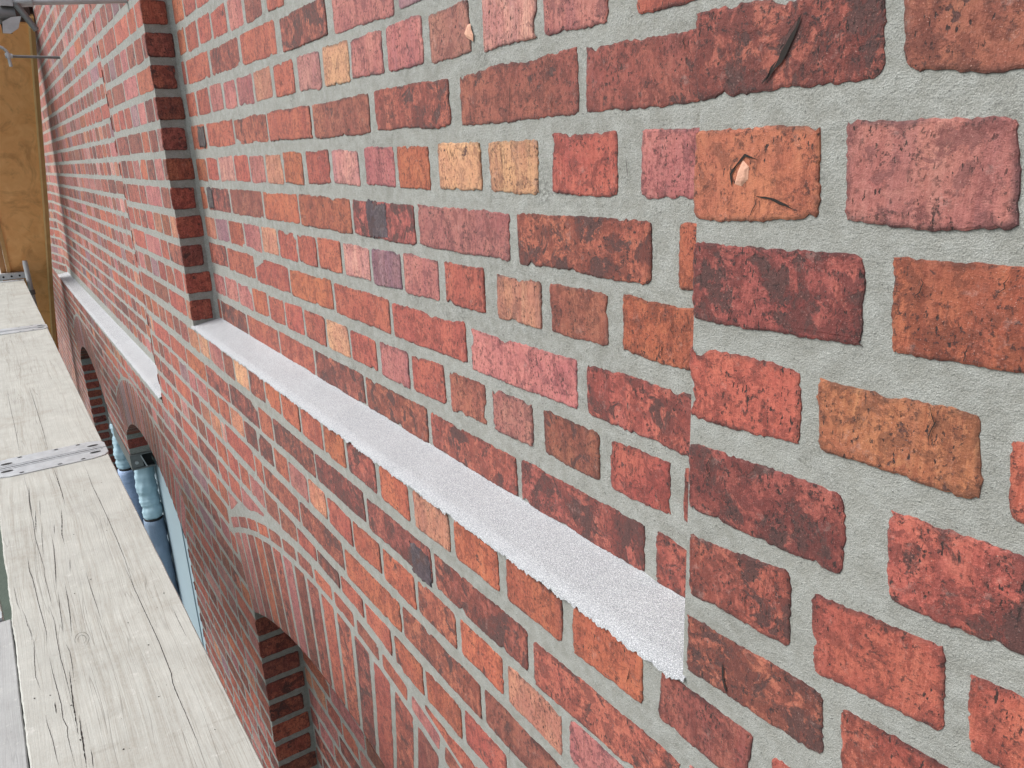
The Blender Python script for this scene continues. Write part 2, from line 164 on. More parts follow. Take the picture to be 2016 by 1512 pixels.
def m_brick():
    t = NT("fired_brick"); P = t.pos()
    bc = t.n("ShaderNodeAttribute", attribute_name="bcol").outputs["Color"]
    pa = t.n("ShaderNodeAttribute", attribute_name="bprm").outputs["Vector"]
    sp = t.n("ShaderNodeSeparateXYZ", inp={0: pa}); dark, streak, seed = sp.outputs
    off = t.n("ShaderNodeCombineXYZ", inp={0: seed, 1: t.mth('MULTIPLY', seed, 1.7), 2: t.mth('MULTIPLY', seed, -2.3)}).outputs[0]
    V = t.vadd(P, off)
    M = lambda c: t.mix(1.0, bc, c, 'MULTIPLY')
    n1 = t.noise(V, 14, 4, .6); n2 = t.noise(V, 55, 6, .74, .5); n3 = t.noise(V, 230, 5, .75); n4 = t.noise(V, 900, 2, .7)
    st = t.noise(t.vmul(V, (330, 330, 22)), 1, 3, .65); bd = t.noise(t.vmul(V, (38, 38, 5)), 1, 3, .6)
    col = t.mix(t.mr(n1, .35, .65), M((.90, .88, .96)), M((1.18, 1.42, 1.30)))
    # broad upright bands of different firing
    col = t.mix(t.mth('MULTIPLY', t.mr(bd, .50, .62), t.mth('MULTIPLY', streak, .6), True), col, M((.70, .80, 1.0)))
    col = t.mix(t.mth('MULTIPLY', t.mr(bd, .44, .34), t.mth('MULTIPLY', streak, .6), True), col, M((1.18, 1.6, 1.5)))
    col = t.mix(t.mth('MULTIPLY', t.mr(st, .44, .64), t.mth('ADD', .12, t.mth('MULTIPLY', streak, .5))), col, M((.60, .50, .50)))
    # brownish mottling
    f2 = t.mth('MULTIPLY', t.mr(n2, t.mr(dark, 0, 1, .555, .47), t.mr(dark, 0, 1, .59, .51)), t.mr(dark, 0, 1, .62, .95), True)
    col = t.mix(f2, col, M((.46, .50, .56)))
    col = t.mix(t.mr(n2, .44, .34, 0, .5), col, M((1.16, 1.5, 1.45)))
    # scorched patches
    nb = t.noise(V, 27, 9, .68, .5)
    f3 = t.mth('MULTIPLY', t.mr(nb, t.mr(dark, 0, 1, .70, .485), t.mr(dark, 0, 1, .72, .52)), .93, True)
    col = t.mix(f3, col, t.mix(t.mr(n3, .35, .6), (.030, .018, .018), (.105, .045, .040)))
    pc = t.mr(t.noise(t.vmul(V, (1, 1, .6)), 38, 9, .8, .3), t.mr(dark, 0, 1, .56, .49), t.mr(dark, 0, 1, .58, .52)); col = t.mix(t.mth('MULTIPLY', pc, .62, True), col, M((.46, .42, .46)))
    bs = t.mth('MULTIPLY', t.mr(n3, .555, .59), t.mr(t.noise(V, 44, 3, .6), .42, .55)); col = t.mix(t.mth('MULTIPLY', bs, t.mr(dark, 0, 1, .62, .95)), col, (.038, .022, .022))
    # small pits and dirt, stretched upright
    pit = t.noise(t.vmul(V, (1, 1, .42)), 380, 3, .55); fp = t.mr(pit, .62, .65)
    sel = t.mr(t.noise(V, 34, 3, .6), .42, .56)
    fp = t.mth('MULTIPLY', fp, sel)
    col = t.mix(fp, col, (.035, .018, .016))
    # thin mortar film and grit
    lf = t.mr(t.noise(V, 60, 7, .8), .58, .72, 0, .40); col = t.mix(lf, col, (.45, .31, .27))
    gr = t.mr(n4, .66, .72, 0, .6); col = t.mix(gr, col, (.56, .34, .28))
    col = t.mix(t.mr(n3, .42, .64, .0, .50), col, t.mix(1.0, col, (.50, .46, .46), 'MULTIPLY'))
    col = t.mix(t.mr(n4, .42, .30, .0, .45), col, t.mix(1.0, col, (.45, .40, .40), 'MULTIPLY'))
    h = t.mth('ADD', t.mth('MULTIPLY', n2, .8), t.mth('MULTIPLY', n3, .6)); h = t.mth('SUBTRACT', h, t.mth('MULTIPLY', fp, .6))
    h = t.mth('SUBTRACT', h, t.mth('MULTIPLY', st, .4)); h = t.mth('SUBTRACT', h, t.mth('MULTIPLY', f3, .25))
    nm = t.bump(h, .0017, .8); nm = t.bump(n4, .0006, .8, nm)
    t.b.inputs['Sheen Weight'].default_value = .06; t.b.inputs['Sheen Roughness'].default_value = .5; t.b.inputs['Sheen Tint'].default_value = (1, .93, .92, 1)
    return t.done(col, .78, nm, spec=.36)

def m_mortar():
    t = NT("grey_mortar"); P = t.pos()
    a = t.noise(P, 6, 5, .68); b = t.noise(P, 900, 2, .7); c = t.noise(P, 60, 4, .65); e = t.noise(P, 380, 3, .7)
    col = t.mix(t.mr(a, .3, .7), (.236, .238, .214), (.318, .322, .292))
    col = t.mix(t.mr(c, .38, .66, 0, .8), col, (.365, .375, .352))
    col = t.mix(t.mr(b, .40, .62, 0, .8), col, t.mix(1.0, col, (.62, .62, .62), 'MULTIPLY'))
    col = t.mix(t.mr(e, .61, .66, 0, .75), col, (.10, .10, .092))
    col = t.mix(t.mr(b, .66, .70, 0, .9), col, (.66, .66, .64)); di = t.mth('MULTIPLY', t.mr(t.noise(P, 12, 5, .7), .56, .70), t.mr(t.noise(P, 300, 3, .7), .44, .56)); col = t.mix(t.mth('MULTIPLY', di, .7), col, (.10, .10, .09))
    dr = t.noise(t.vmul(P, (8, 8, 120)), 1, 3, .6)
    h = t.mth('ADD', t.mth('MULTIPLY', b, .6), t.mth('ADD', t.mth('MULTIPLY', c, 1.1), t.mth('ADD', t.mth('MULTIPLY', e, .8), t.mth('MULTIPLY', dr, .4))))
    return t.done(col, .92, t.bump(h, .0018, .85), spec=.3)

def m_sill():
    t = NT("fresh_cement_render"); P = t.pos()
    a = t.noise(P, 9, 3, .6); b = t.noise(P, 620, 2, .8); c = t.noise(P, 1100, 1, .5)
    col = t.mix(t.mr(a, .3, .7), (.325, .338, .345), (.39, .402, .408))
    col = t.mix(t.mr(b, .40, .60, 0, .8), col, (.185, .19, .205))
    col = t.mix(t.mr(c, .54, .64, 0, .9), col, (.60, .61, .64))
    return t.done(col, .9, t.bump(t.mth('ADD', b, t.mth('MULTIPLY', c, .6)), .0011, .8), spec=.4)

def m_wood(name, base, dk, scale=1.0, sheen=.6):
    t = NT(name); P = t.pos()
    wrp = t.noise(t.vmul(P, (1.6, 7, 7)), 1, 2, .5)
    q = t.vadd(P, t.n("ShaderNodeCombineXYZ", inp={1: t.mth('MULTIPLY', wrp, .028)}).outputs[0])
    g1 = t.noise(t.vmul(q, (3, 95, 95)), 1, 4, .6); g2 = t.noise(t.vmul(q, (9, 420, 420)), 1, 3, .6); bl = t.noise(P, 9, 5, .7); sp = t.noise(P, 240, 3, .7)
    ar = t.mr(t.noise(t.vmul(P, (1.2, 9, 9)), 1, 2, .5), .42, .60)
    col = t.mix(t.mr(bl, .3, .68), base, tuple(x*.76 for x in base)); dtt = t.noise(P, 4.5, 6, .72); col = t.mix(t.mr(dtt, .54, .70, 0, .45), col, (.30, .275, .225)); sp2 = t.noise(P, 34, 5, .8); col = t.mix(t.mr(sp2, .60, .68, 0, .45), col, (.60, .60, .57))
    f = t.mth('MULTIPLY', t.mr(g1, .48, .68), t.mth('ADD', .12, t.mth('MULTIPLY', ar, .5)))
    col = t.mix(f, col, dk)
    f = t.mth('MULTIPLY', t.mr(g2, .50, .64), t.mth('ADD', .12, t.mth('MULTIPLY', ar, .35)))
    col = t.mix(f, col, dk)
    col = t.mix(t.mr(sp, .56, .68, 0, .30), col, dk); fb_ = t.noise(P, 70, 5, .75); col = t.mix(t.mr(fb_, .45, .62, 0, .5), col, tuple(x*.84 for x in base))
    ln = t.mth('ABSOLUTE', t.mth('SUBTRACT', t.noise(t.vmul(q, (.9, 34, 34)), 1, 2, .5), .5))
    fl = t.mth('MULTIPLY', t.mr(ln, .0, .008, .35, 0), ar); col = t.mix(fl, col, tuple(x*.35 for x in dk))
    sk = t.mr(t.noise(t.vmul(P, (30, 10, 10)), 1, 4, .6), .66, .76, 0, .3); col = t.mix(sk, col, tuple(x*.8 for x in dk))
    h = t.mth('SUBTRACT', t.mth('ADD', t.mth('MULTIPLY', g1, .8), t.mth('ADD', t.mth('MULTIPLY', g2, .5), t.mth('MULTIPLY', sp, .3))), fl)
    return t.done(col, .85, t.bump(h, .0014, .6), spec=.3)

def m_ply():
    t = NT("yellow_plywood"); P = t.pos()
    g = t.noise(t.vmul(P, (9, 9, 1.2)), 1, 4, .6, 1.2); k = t.noise(t.vmul(P, (4, 4, 2.2)), 1, 5, .7, 2)
    col = t.mix(t.mr(g, .3, .7), (.92, .53, .22), (.80, .40, .145)); col = t.mix(t.mr(k, .50, .66, 0, .75), col, (.58, .28, .10))
    v_ = t.n("ShaderNodeTexVoronoi", inp={"Vector": P, "Scale": 3.3}).outputs[0]; col = t.mix(t.mr(v_, .03, .05, .8, 0), col, (.10, .04, .015))
    return t.done(col, .55, t.bump(g, .002, .4), spec=.4)

def m_metal(name, col, rough=.45, metal=.7, gr=.5):
    t = NT(name); P = t.pos(); a = t.noise(P, 28, 4, .7); b = t.noise(P, 300, 3, .6)
    c = t.mix(t.mr(a, .35, .7, 0, gr), col, tuple(x*.55 for x in col)); c = t.mix(t.mr(b, .6, .7, 0, .3), c, tuple(x*.5 for x in col))
    return t.done(c, rough, t.bump(b, .0006, .4), metal)
def m_plain(name, col, rough=.7, sc=20, amt=.3, bd=.002, stretch=(1, 1, 1)):
    t = NT(name); P = t.vmul(t.pos(), stretch); a = t.noise(P, sc, 4, .6); b = t.noise(P, sc*12, 3, .6)
    c = t.mix(t.mr(a, .3, .7, 0, amt), col, tuple(x*.5 for x in col))
    return t.done(c, rough, t.bump(t.mth('ADD', a, t.mth('MULTIPLY', b, .3)), bd, .6))

M_B = m_brick(); M_M = m_mortar(); M_S = m_sill()
M_W = m_wood("weathered_deck_wood", (.435, .440, .405), (.25, .235, .20)); M_W2 = m_wood("grey_deck_wood", (.38, .39, .385), (.22, .22, .215))
M_CR = m_plain("crack_shadow", (.016, .012, .010), .95); M_PLY = m_ply(); M_BAT = m_plain("planed_batten", (.60, .34, .13), .6, 12, .4)
M_G = m_metal("galvanised_steel", (.50, .52, .53), .5, .55); M_G2 = m_metal("weathered_steel", (.21, .215, .215), .5, .6)
M_DK = m_plain("dark_slot", (.012, .012, .013), .9); M_BEAM = m_plain("dark_stained_timber", (.055, .032, .024), .7, 20, .4)
M_FOAM = m_plain("pale_blue_foam", (.38, .55, .64), .6, 16, .3, .004); M_CL = m_plain("blue_grey_cloth", (.20, .27, .37), .75, 9, .5, .01)
M_CL2 = m_plain("lavender_blue_cloth", (.33, .44, .64), .75, 8, .5, .012, (1, 1, 5)); M_PAN = m_plain("pale_blue_sheet", (.30, .385, .43), .5, 3, .15, .004)
M_FR = m_plain("blue_grey_frame", (.25, .33, .37), .5, 5, .2); M_NAVY = m_plain("dark_navy_glazing", (.012, .020, .035), .25, 5, .2)

# ------------------------------------------------------------------ bricks
PAL = {'K': (.095, .064, .064), 'r': (.385, .082, .052), 'o': (.405, .094, .046), 'O': (.36, .082, .046), 'p': (.40, .115, .098), 'P': (.34, .108, .084), 'm': (.27, .115, .120),
       'k': (.47, .175, .14), 'q': (.46, .17, .10), 'y': (.455, .150, .085), 'Y': (.55, .23, .125), 'b': (.285, .072, .048), 'B': (.29, .078, .050),
       'd': (.37, .085, .055), 'D': (.33, .080, .052), 'E': (.32, .075, .052), 'G': (.36, .080, .060), 'X': (.40, .105, .058), 'Z': (.42, .125, .062)}
DARK = {'K': .7, 'r': .30, 'o': .30, 'O': .35, 'p': .22, 'P': .3, 'm': .1, 'k': .12, 'q': .15, 'y': .12, 'Y': .08, 'b': .42, 'B': .25, 'd': .74, 'D': .95, 'E': .95, 'G': .8, 'X': .2, 'Z': .3}
FAR = 'rrrrrrrrppppbbbdddookmyD'
def setbrick(mb, k, far=0):
    c = PAL[k]; j = rnd.uniform(.72, 1.22) if far else rnd.uniform(.88, 1.12); e = rnd.uniform(-.006, .008)
    mb.cur = ((c[0]*j, max(.01, c[1]*j*1.10+e), max(.01, c[2]*j*1.16-e*.3)), (min(1, max(0, DARK[k]+rnd.uniform(-.08, .12))), rnd.uniform(.2, 1), rnd.uniform(-40, 40)))
def face_frame(Y): return lambda u, v, h: (u, Y-h, v)
def outline(q, step, amp, seed, chip=True):
    # q: corner list (u,v) counter-clockwise; returns points and inward normals
    n = len(q); pts = []
    cx = sum(p[0] for p in q)/n; cy = sum(p[1] for p in q)/n
    size = min(abs(q[2][1]-q[0][1]), abs(q[2][0]-q[0][0]))
    for i in range(n):
        a = Vector(q[i]); b = Vector(q[(i+1) % n]); pv = Vector(q[i-1])
        L = (b-a).length
        if L < 1e-5: continue
        nr = Vector((b.y-a.y, -(b.x-a.x)))/L
        if step <= 0:
            c = min(.006, L*.2); T = (b-a)/L; pts.append((a+T*c, nr, T, c, L)); pts.append((b-T*c, nr, T, L-c, L)); continue
        k = max(3, int(L/step)); rc = min(.008, L*.3, size*.3)*rnd.uniform(.4, 1.3)
        wob = rnd.uniform(.5, 1.6)
        for j in range(k):
            tt = (j+.5)/k*L; p = a+(b-a)*(tt/L)
            e = min(tt, L-tt); rr = 0
            if e < rc: rr = rc-math.sqrt(max(0, rc*rc-(rc-e)**2)); rr *= .55
            w3 = Vector((p.x*1.0+seed, p.y+i*3.1, seed*.7))
            dn = amp*(wob*noise.noise(w3*15)*1.4+.55*noise.noise(w3*70)+.7*noise.noise(w3*190)*(.4+max(0, 1.6*noise.noise(w3*24+Vector((4, 4, 4)))))+.85*noise.noise(w3*480))
            if chip:
                cn = noise.noise(w3*38+Vector((9, 9, 9)))
                if cn > .40: dn -= min(.0060, (cn-.40)*amp*12*(.6+.6*abs(noise.noise(w3*300))))
            pts.append((p+nr*(dn-rr), nr, (b-a)/L, tt, L))
    return pts
def brick(mb, fr, q, k, step, amp=.0016, H=None, seed=None, far=0):
    setbrick(mb, k, far); seed = rnd.uniform(-90, 90) if seed is None else seed
    H = rnd.uniform(.0012, .0020) if H is None else H
    tu, tv = rnd.uniform(-.0004, .0004), rnd.uniform(-.0003, .0003)
    pts = outline(q, step, amp, seed, step > 0)
    cu = sum(p[0].x for p in pts)/len(pts); cv = sum(p[0].y for p in pts)/len(pts)
    hu = max(abs(p[0].x-cu) for p in pts); hv = max(abs(p[0].y-cv) for p in pts)
    def hh(p): return H+tu*(p.x-cu)/hu+tv*(p.y-cv)/hv
    if step > .005 or step <= 0: H *= .34
    n = len(pts); V = []
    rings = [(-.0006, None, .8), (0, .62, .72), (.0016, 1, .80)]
    if step > 0: rings += [(.0045, 1.04, 1.0)]
    if 0 < step < .01: rings.insert(3, (.0030, 1.02, .90))
    base, prm = mb.cur; nv0 = len(mb.v); cols = []
    rim = rnd.uniform(.5, 1.0) if 0 < step < .006 else .35
    for ins, hf, dk in rings:
        for p, nr, T, tt, L in pts:
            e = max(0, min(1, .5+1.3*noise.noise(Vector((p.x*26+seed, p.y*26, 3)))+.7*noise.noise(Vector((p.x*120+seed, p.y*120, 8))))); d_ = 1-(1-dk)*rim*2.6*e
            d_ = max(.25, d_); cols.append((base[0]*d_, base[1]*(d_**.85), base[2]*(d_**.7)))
            i_ = min(ins, hu*.5, hv*.5)
            dt_ = i_*(1-2*tt/L) if i_ > 0 else 0
            V.append(fr(p.x-nr.x*i_+T.x*dt_, p.y-nr.y*i_+T.y*dt_, -.0012 if hf is None else hh(p)*hf))
    K = len(rings)
    F = [(j*n+i, j*n+(i+1) % n, (j+1)*n+(i+1) % n, (j+1)*n+i) for j in range(K-1) for i in range(n)]
    F.append(tuple(range((K-1)*n, K*n)))
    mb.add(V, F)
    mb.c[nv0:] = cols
def rect(u0, u1, v0, v1): return [(u0, v0), (u1, v0), (u1, v1), (u0, v1)]
def lod(x):
    a = abs(x)
    return .0035 if a < 1.0 else .005 if a < 1.6 else .008 if a < 2.4 else .013 if a < 3.6 else .03 if a < 5 else 0

# openings in the face: arches as (centre x, half span, apex z, radius)
RNG = .265
class Arch:
    def __init__(s, cx, hs, apex, Rr, zb, ring2=0): s.cx, s.hs, s.R, s.cz, s.zb = cx, hs, Rr, apex-Rr, zb; s.th = math.asin(hs/Rr); s.Ro = Rr+RNG+ring2; s.zi = s.cz+Rr*math.cos(s.th); s.zo = s.cz+s.Ro*math.cos(s.th)
    def block(s, z):
        if z > s.cz+s.Ro or z < s.zb: return 0
        if z > s.zo: return math.sqrt(s.Ro**2-(z-s.cz)**2)
        if z > s.zi: return (z-s.cz)*math.tan(s.th)
        return s.hs
    def inner(s, z):
        if z > s.cz+s.R or z < s.zb: return 0
        return math.sqrt(s.R**2-(z-s.cz)**2) if z > s.zi else s.hs
NICHE = Arch(-1.42, .80, -1.187, 1.92, -3.1, .062)
WR = Arch(-4.205, .845, -1.355, 1.553, -4.0)
WL = Arch(-6.85, .85, -1.41, 1.553, -4.0)
PIER_Z = -1.735
def cuts(z):
    """blocked X intervals on the outer face at height z"""
    o = []
    for A in (NICHE, WR, WL):
        b = A.block(z)
        if b > 0: o.append((A.cx-b, A.cx+b))
    if z < PIER_Z and z > -4.0: o.append((WL.cx-WL.hs, WR.cx+WR.hs))
    if z > SILL: o.append((XP, XE))
    if z > FSILL: o.append((FRS, FR1))
    return o
def zrow(n): return Z5-(n-5)*HH-(.006 if n > 10 else 0)

def row_free(z, x0, x1):
    segs = [(x0, x1)]
    for a, b in cuts(z):
        ns = []
        for s0, s1 in segs:
            if b <= s0 or a >= s1: ns.append((s0, s1)); continue
            if a > s0: ns.append((s0, a))
            if b < s1: ns.append((b, s1))
        segs = ns
    return segs

def fill_row(mb, fr, n, z, segs_t, segs_b, xr, measured, lodf=lod, codes=FAR, hb=.0305, off=0):
    """procedural bricks of one course between measured ones; segs_t/b = free intervals at brick top/bottom"""
    hdr = n % 2 == 1
    pitch = .130 if hdr else .262
    x = xr[0]-(.065 if hdr else .0)+off+rnd.uniform(-.02, .02)
    while x < xr[1]:
        pp = pitch if (hdr or rnd.random() > (.18 if x > -2.4 else .42)) else .130
        pp *= rnd.uniform(.97, 1.03); g_ = .0065 if x > -2.4 else .0078; a, b = x+g_, x+pp-g_; x += pp
        if any(b > m0-.012 and a < m1+.012 for m0, m1 in measured):
            best = None
            for m0, m1 in measured:
                if b > m0-.012 and a < m1+.012:
                    if a < m0 and m0-.012-a > .035: b = m0-.012; best = 1
                    elif b > m1 and b-m1-.012 > .035: a = m1+.012; best = 1
                    else: best = None; a = b
            if best is None or b-a < .03: continue
        bt = z+hb+rnd.uniform(-.002, .0015); bb = z-hb+rnd.uniform(-.0015, .002)
        for (t0, t1), (c0, c1) in zip(segs_t, segs_b):
            aT, bT, aB, bB = max(a, t0+.004), min(b, t1-.004), max(a, c0+.004), min(b, c1-.004)
            if (bT-aT)+(bB-aB) < .03: continue
            if bT-aT < .012: mT = min(max((aT+bT)/2, t0+.006), t1-.006); aT, bT = mT-.006, mT+.006
            if bB-aB < .012: mB = min(max((aB+bB)/2, c0+.006), c1-.006); aB, bB = mB-.006, mB+.006
            q = [(aB, bb), (bB, bb), (bT, bt), (aT, bt)]
            if fr is F0 and max(ringz(aB), ringz(bB), ringz((aB+bB)/2)) > bb and max(ringz(aT), ringz(bT)) < bt+.05 and aT == aB and bT == bB:
                q = over_ring(q)
                if q is None: continue
            brick(mb, fr, q, rnd.choice(codes), lodf((a+b)/2), .0014, None, None, 1 if (a+b)/2 < -2.4 else 0)

def ringz(x):
    m = -99
    for A in (NICHE, WR, WL):
        if abs(x-A.cx) < A.Ro*math.sin(A.th): m = max(m, A.cz+math.sqrt(A.Ro**2-(x-A.cx)**2))
    return m
def over_ring(q, gap=.007):
    """trim a brick (bl, br, tr, tl) that straddles an arch ring to what stands above it; None if nothing is left"""
    (a, z0), (b, z1), (c, z2), (d, z3) = q
    while b-a > .03 and ringz(a)+gap+.008 > z3: a += .004
    while b-a > .03 and ringz(b)+gap+.008 > z2: b -= .004
    if b-a <= .03: return None
    K = 4; bot = [(a+(b-a)*i/K, max(z0+(z1-z0)*i/K, ringz(a+(b-a)*i/K)+gap)) for i in range(K+1)]
    if max(z for _, z in bot) > min(z2, z3)-.004: return None
    return bot+[(min(c, b) if b < c else c, z2), (max(d, a) if a > d else d, z3)]
def pair_segs(z, x0, x1):
    t = row_free(z+.031, x0, x1); b = row_free(z-.031, x0, x1)
    if len(t) != len(b):
        if z < -.8: return t, t      # the course runs over the crown of an arch: bricks are trimmed one by one
        mx = t if len(t) > len(b) else b
        return mx, mx
    return t, b

wall = tag(empty("brick_wall", (0, 0, -4.2)), "long red brick wall with fresh grey mortar joints and shallow recessed panels", "wall")
WO = (0, 0, 0)
def part(mb, name, mats, label=None, parent=None):
    o = mb.build(name, mats, parent or wall)
    if parent is None: o.location = (0, 0, 4.2)
    if label: o["label"] = label
    return o

# ---- facing bricks of the outer plane
F0 = face_frame(0.0); F1 = face_frame(DEP)
fb = MB(); fb.att = True
meas = {}
for i in range(6):
    n = 11+i; meas.setdefault(n, [])
    for a, b, z, k in COURSES['S%d' % i]:
        zz = .6*z+.4*zrow(n); hb = .030
        top = zz+hb
        if i == 0: top = min(top, SILL-.001+rnd.uniform(-.003, .002))
        tz = rnd.uniform(-.002, .002)
        q = [(a, zz-hb+tz), (b, zz-hb-tz), (b, top-tz*.5), (a, top+tz*.5)]
        if max(ringz(a), ringz(b), ringz((a+b)/2)) > zz-hb-.006:
            q = over_ring(q)
            if q is None: continue
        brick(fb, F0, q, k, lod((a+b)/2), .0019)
        meas[n].append((a, b))
for r_ in COURSES['R']:
    x0, z0, x1, z1, x2, z2, x3, z3, k = r_
    brick(fb, F0, [(x1, z1), (x3, z3), (x2, z2), (x0, z0)], k, .0028, .0019)
    zc = (z0+z1)/2; n = round(5+(Z5-zc)/HH); n = max(4, n); meas.setdefault(n, []).append((min(x0, x1), max(x2, x3)))
for n in range(-12, 44):
    z = zrow(n)
    if z > 1.25 or z < -3.35: continue
    T, B = pair_segs(z, -14.0, .75)
    ms = meas.get(n, [])
    ms = sorted(ms); mm = []
    for a, b in ms:
        if mm and a-mm[-1][1] < .05: mm[-1] = (mm[-1][0], max(b, mm[-1][1]))
        else: mm.append((a, b))
    # left pilaster and everything else
    fill_row(fb, F0, n, z, T, B, (-14.0, .75), mm)
facing = part(fb, "facing_brick", [M_B])
facing["label"] = "projecting face of red bricks with pale and scorched ones"

# ---- recessed panels
rb = MB(); rb.att = True; mrec = {}
for i in range(1, 11):
    mrec[i] = []
    for a, b, z, k in COURSES['C%d' % i]:
        zz = .65*z+.35*zrow(i); tz = rnd.uniform(-.0015, .0015); a = max(a, XP+.004)
        if i == 10: bot = max(zz-.030, -.462)
        else: bot = zz-.030+rnd.uniform(-.0015, .002)
        tp = zz+.0305+rnd.uniform(-.002, .0015)
        brick(rb, F1, [(a, bot+tz), (b, bot-tz), (b, tp-tz), (a, tp+tz)], k, lod((a+b)/2), .0021); mrec[i].append((a, b))
for n in range(-12, 11):
    z = zrow(n); mm = [(min(a for a, b in mrec[n])-.02, max(b for a, b in mrec[n])+.004)] if mrec.get(n) else []
    fill_row(rb, F1, n, z, [(XP, XE)], [(XP, XE)], (XP+.002, XE), mm)
part(rb, "recessed_panel", [M_B], "narrow near recessed panel of red bricks above the long pale sill")
rb = MB(); rb.att = True
for n in range(-12, 17):
    z = zrow(n)
    if z-.03 < FSILL+.02: continue
    fill_row(rb, F1, n, z, [(FR0, FR1)], [(FR0, FR1)], (FR0, FR1), [])
part(rb, "recessed_panel", [M_B], "wide far recessed panel of pinkish bricks")

def scorch(mb, fr, a, b, z0, z1, st): brick(mb, fr, rect(a, b, z0, z1), 'K', st, .0050, .0028 if st < .0051 else .0016)
sc = MB(); sc.att = True
for key, lst in COURSES.items():
    for t_ in lst:
        if t_[-1] != 'G' or len(t_) != 4: continue
        a, b, z, k = t_; L = b-a
        if key == 'S1': scorch(sc, F0, a+.70*L, b-.003, z-.029, z+.022, .0035)
        elif a > -2: scorch(sc, F1, a+.26*L, a+.60*L, z-.028, z+.029, .0035)
        else: scorch(sc, F1, a+.04*L, a+.26*L, z-.026, z+.027, .005)
a, b, z, k = COURSES['C4'][0]; scorch(sc, F1, a+.62*(b-a), b-.004, z-.028, z+.028, .005)
part(sc, "scorched_patch", [M_B])

# ---- reveals facing along the wall (jambs)
def jamb(mb, X, y0, y1, z0, z1, sgn=1, step=.008, full=.94, alt=.80):
    fr = (lambda u, v, h: (X+h, u, v)) if sgn > 0 else (lambda u, v, h: (X-h*.15+.0002, -u, v))
    for n in range(-12, 44):
        z = zrow(n)
        if z+.028 > z1 or z-.028 < z0: continue
        L = y1-y0; e = y0+L*(full if n % 2 else alt)-rnd.uniform(0, .006)
        q = rect(y0-.002, e, z-.030, z+.0305)
        if sgn < 0: q = rect(-e, -(y0-.002), z-.030, z+.0305)
        brick(mb, fr, q, rnd.choice('rbdrrb'), step, .0014, .003)
jb = MB(); jb.att = True
jamb(jb, XP, 0, DEP, SILL+.0, 1.25, 1, .004)
SPL = .60; sl_ = math.hypot(SPL, DEP)
fsp = lambda u, v, h: (FR0-SPL+u*SPL/sl_+h*DEP/sl_, u*DEP/sl_-h*SPL/sl_, v)
for n in range(-12, 17):
    z = zrow(n)
    if z < FSILL-.01: continue
    fill_row(jb, fsp, n, z, [(0, sl_)], [(0, sl_)], (0, sl_), [], lambda x: 0)
jamb(jb, FR1, 0, DEP, FSILL, 1.25, -1, .02)
part(jb, "panel_reveal", [M_B])

# ---- arches
def arch_ring(A, n, name, label, second=False):
    mb = MB(); mb.att = True
    th0, th1 = -A.th, A.th; dt = (th1-th0)/n
    for i in range(n):
        a = th0+i*dt; b = a+dt; g = rnd.uniform(.0085, .0115)
        P = lambda r, t_: (A.cx+r*math.sin(t_), A.cz+r*math.cos(t_))
        R0, R1 = A.R+.001, A.R+.255
        if not second: R1 = A.R+.255
        q = [P(R0, a+g*.8/R0), P(R0, b-g*.8/R0), P(R1, b-g/R1), P(R1, a+g/R1)]
        k = rnd.choice('rroopdDddbr') if A is NICHE else rnd.choice('rrbbpdPm')
        brick(mb, F0, q, k, .006 if A is NICHE else .03, .0013, .0016, None, 1)
    if second:
        m = 16; dt = (th1-th0)/m
        for i in range(m):
            a = th0+i*dt; b = a+dt; R0, R1 = A.R+.272, A.R+.306
            q = []
            K = 3
            for j in range(K+1): t_ = a+.004+(b-a-.008)*j/K; q.append((A.cx+R0*math.sin(t_), A.cz+R0*math.cos(t_)))
            for j in range(K, -1, -1): t_ = a+.004+(b-a-.008)*j/K; q.append((A.cx+R1*math.sin(t_), A.cz+R1*math.cos(t_)))
            brick(mb, F0, q, rnd.choice('rrobp'), .007, .0010)
    return part(mb, name, [M_B], label)
arch_ring(NICHE, 20, "brick_arch", "near arch of upright bricks over the blind niche", True)
arch_ring(WR, 22, "brick_arch", "arch of upright bricks nearer the hanging pier")
arch_ring(WL, 22, "brick_arch", "farthest arch, of darkened upright bricks")

# ---- blind niche: back and jambs
ND = .130
nb = MB(); nb.att = True; FN = face_frame(ND)
for n in range(17, 44):
    z = zrow(n)+.02
    if z-.03 < -3.1: continue
    t, b = NICHE.inner(z+.03), NICHE.inner(z-.03)
    if b == 0: continue
    st = [(NICHE.cx-max(t, .01), NICHE.cx+max(t, .01))]; sb = [(NICHE.cx-b, NICHE.cx+b)]
    if t == 0: continue
    fill_row(nb, FN, n, z, st, sb, (NICHE.cx-.8, NICHE.cx+.8), [])
jamb(nb, NICHE.cx-.8, 0, ND, -3.1, NICHE.zi+.02, 1, .005, .975, .90)
jamb(nb, NICHE.cx+.8, 0, ND, -3.1, NICHE.zi+.02, -1, .02, .975, .93)
part(nb, "blind_niche", [M_B], "arched blind niche bricked up behind dark red jamb bricks")

# ---- window opening jambs and pier end
wb = MB(); wb.att = True; WD = .115
jamb(wb, WL.cx-WL.hs, 0, WD, -4.0, WL.zi, 1, .02, .975, .93)
jamb(wb, WR.cx+WR.hs, 0, WD, -4.0, WR.zi, -1, .02, .975, .93)
jamb(wb, WR.cx-WR.hs, 0, WD, PIER_Z, WR.zi+.03, 1, .01, .98, .95)
jamb(wb, WL.cx+WL.hs, 0, WD, PIER_Z, WL.zi+.03, -1, .02, .98, .95)
part(wb, "window_reveal", [M_B], "shadowed jamb bricks of the twin window")

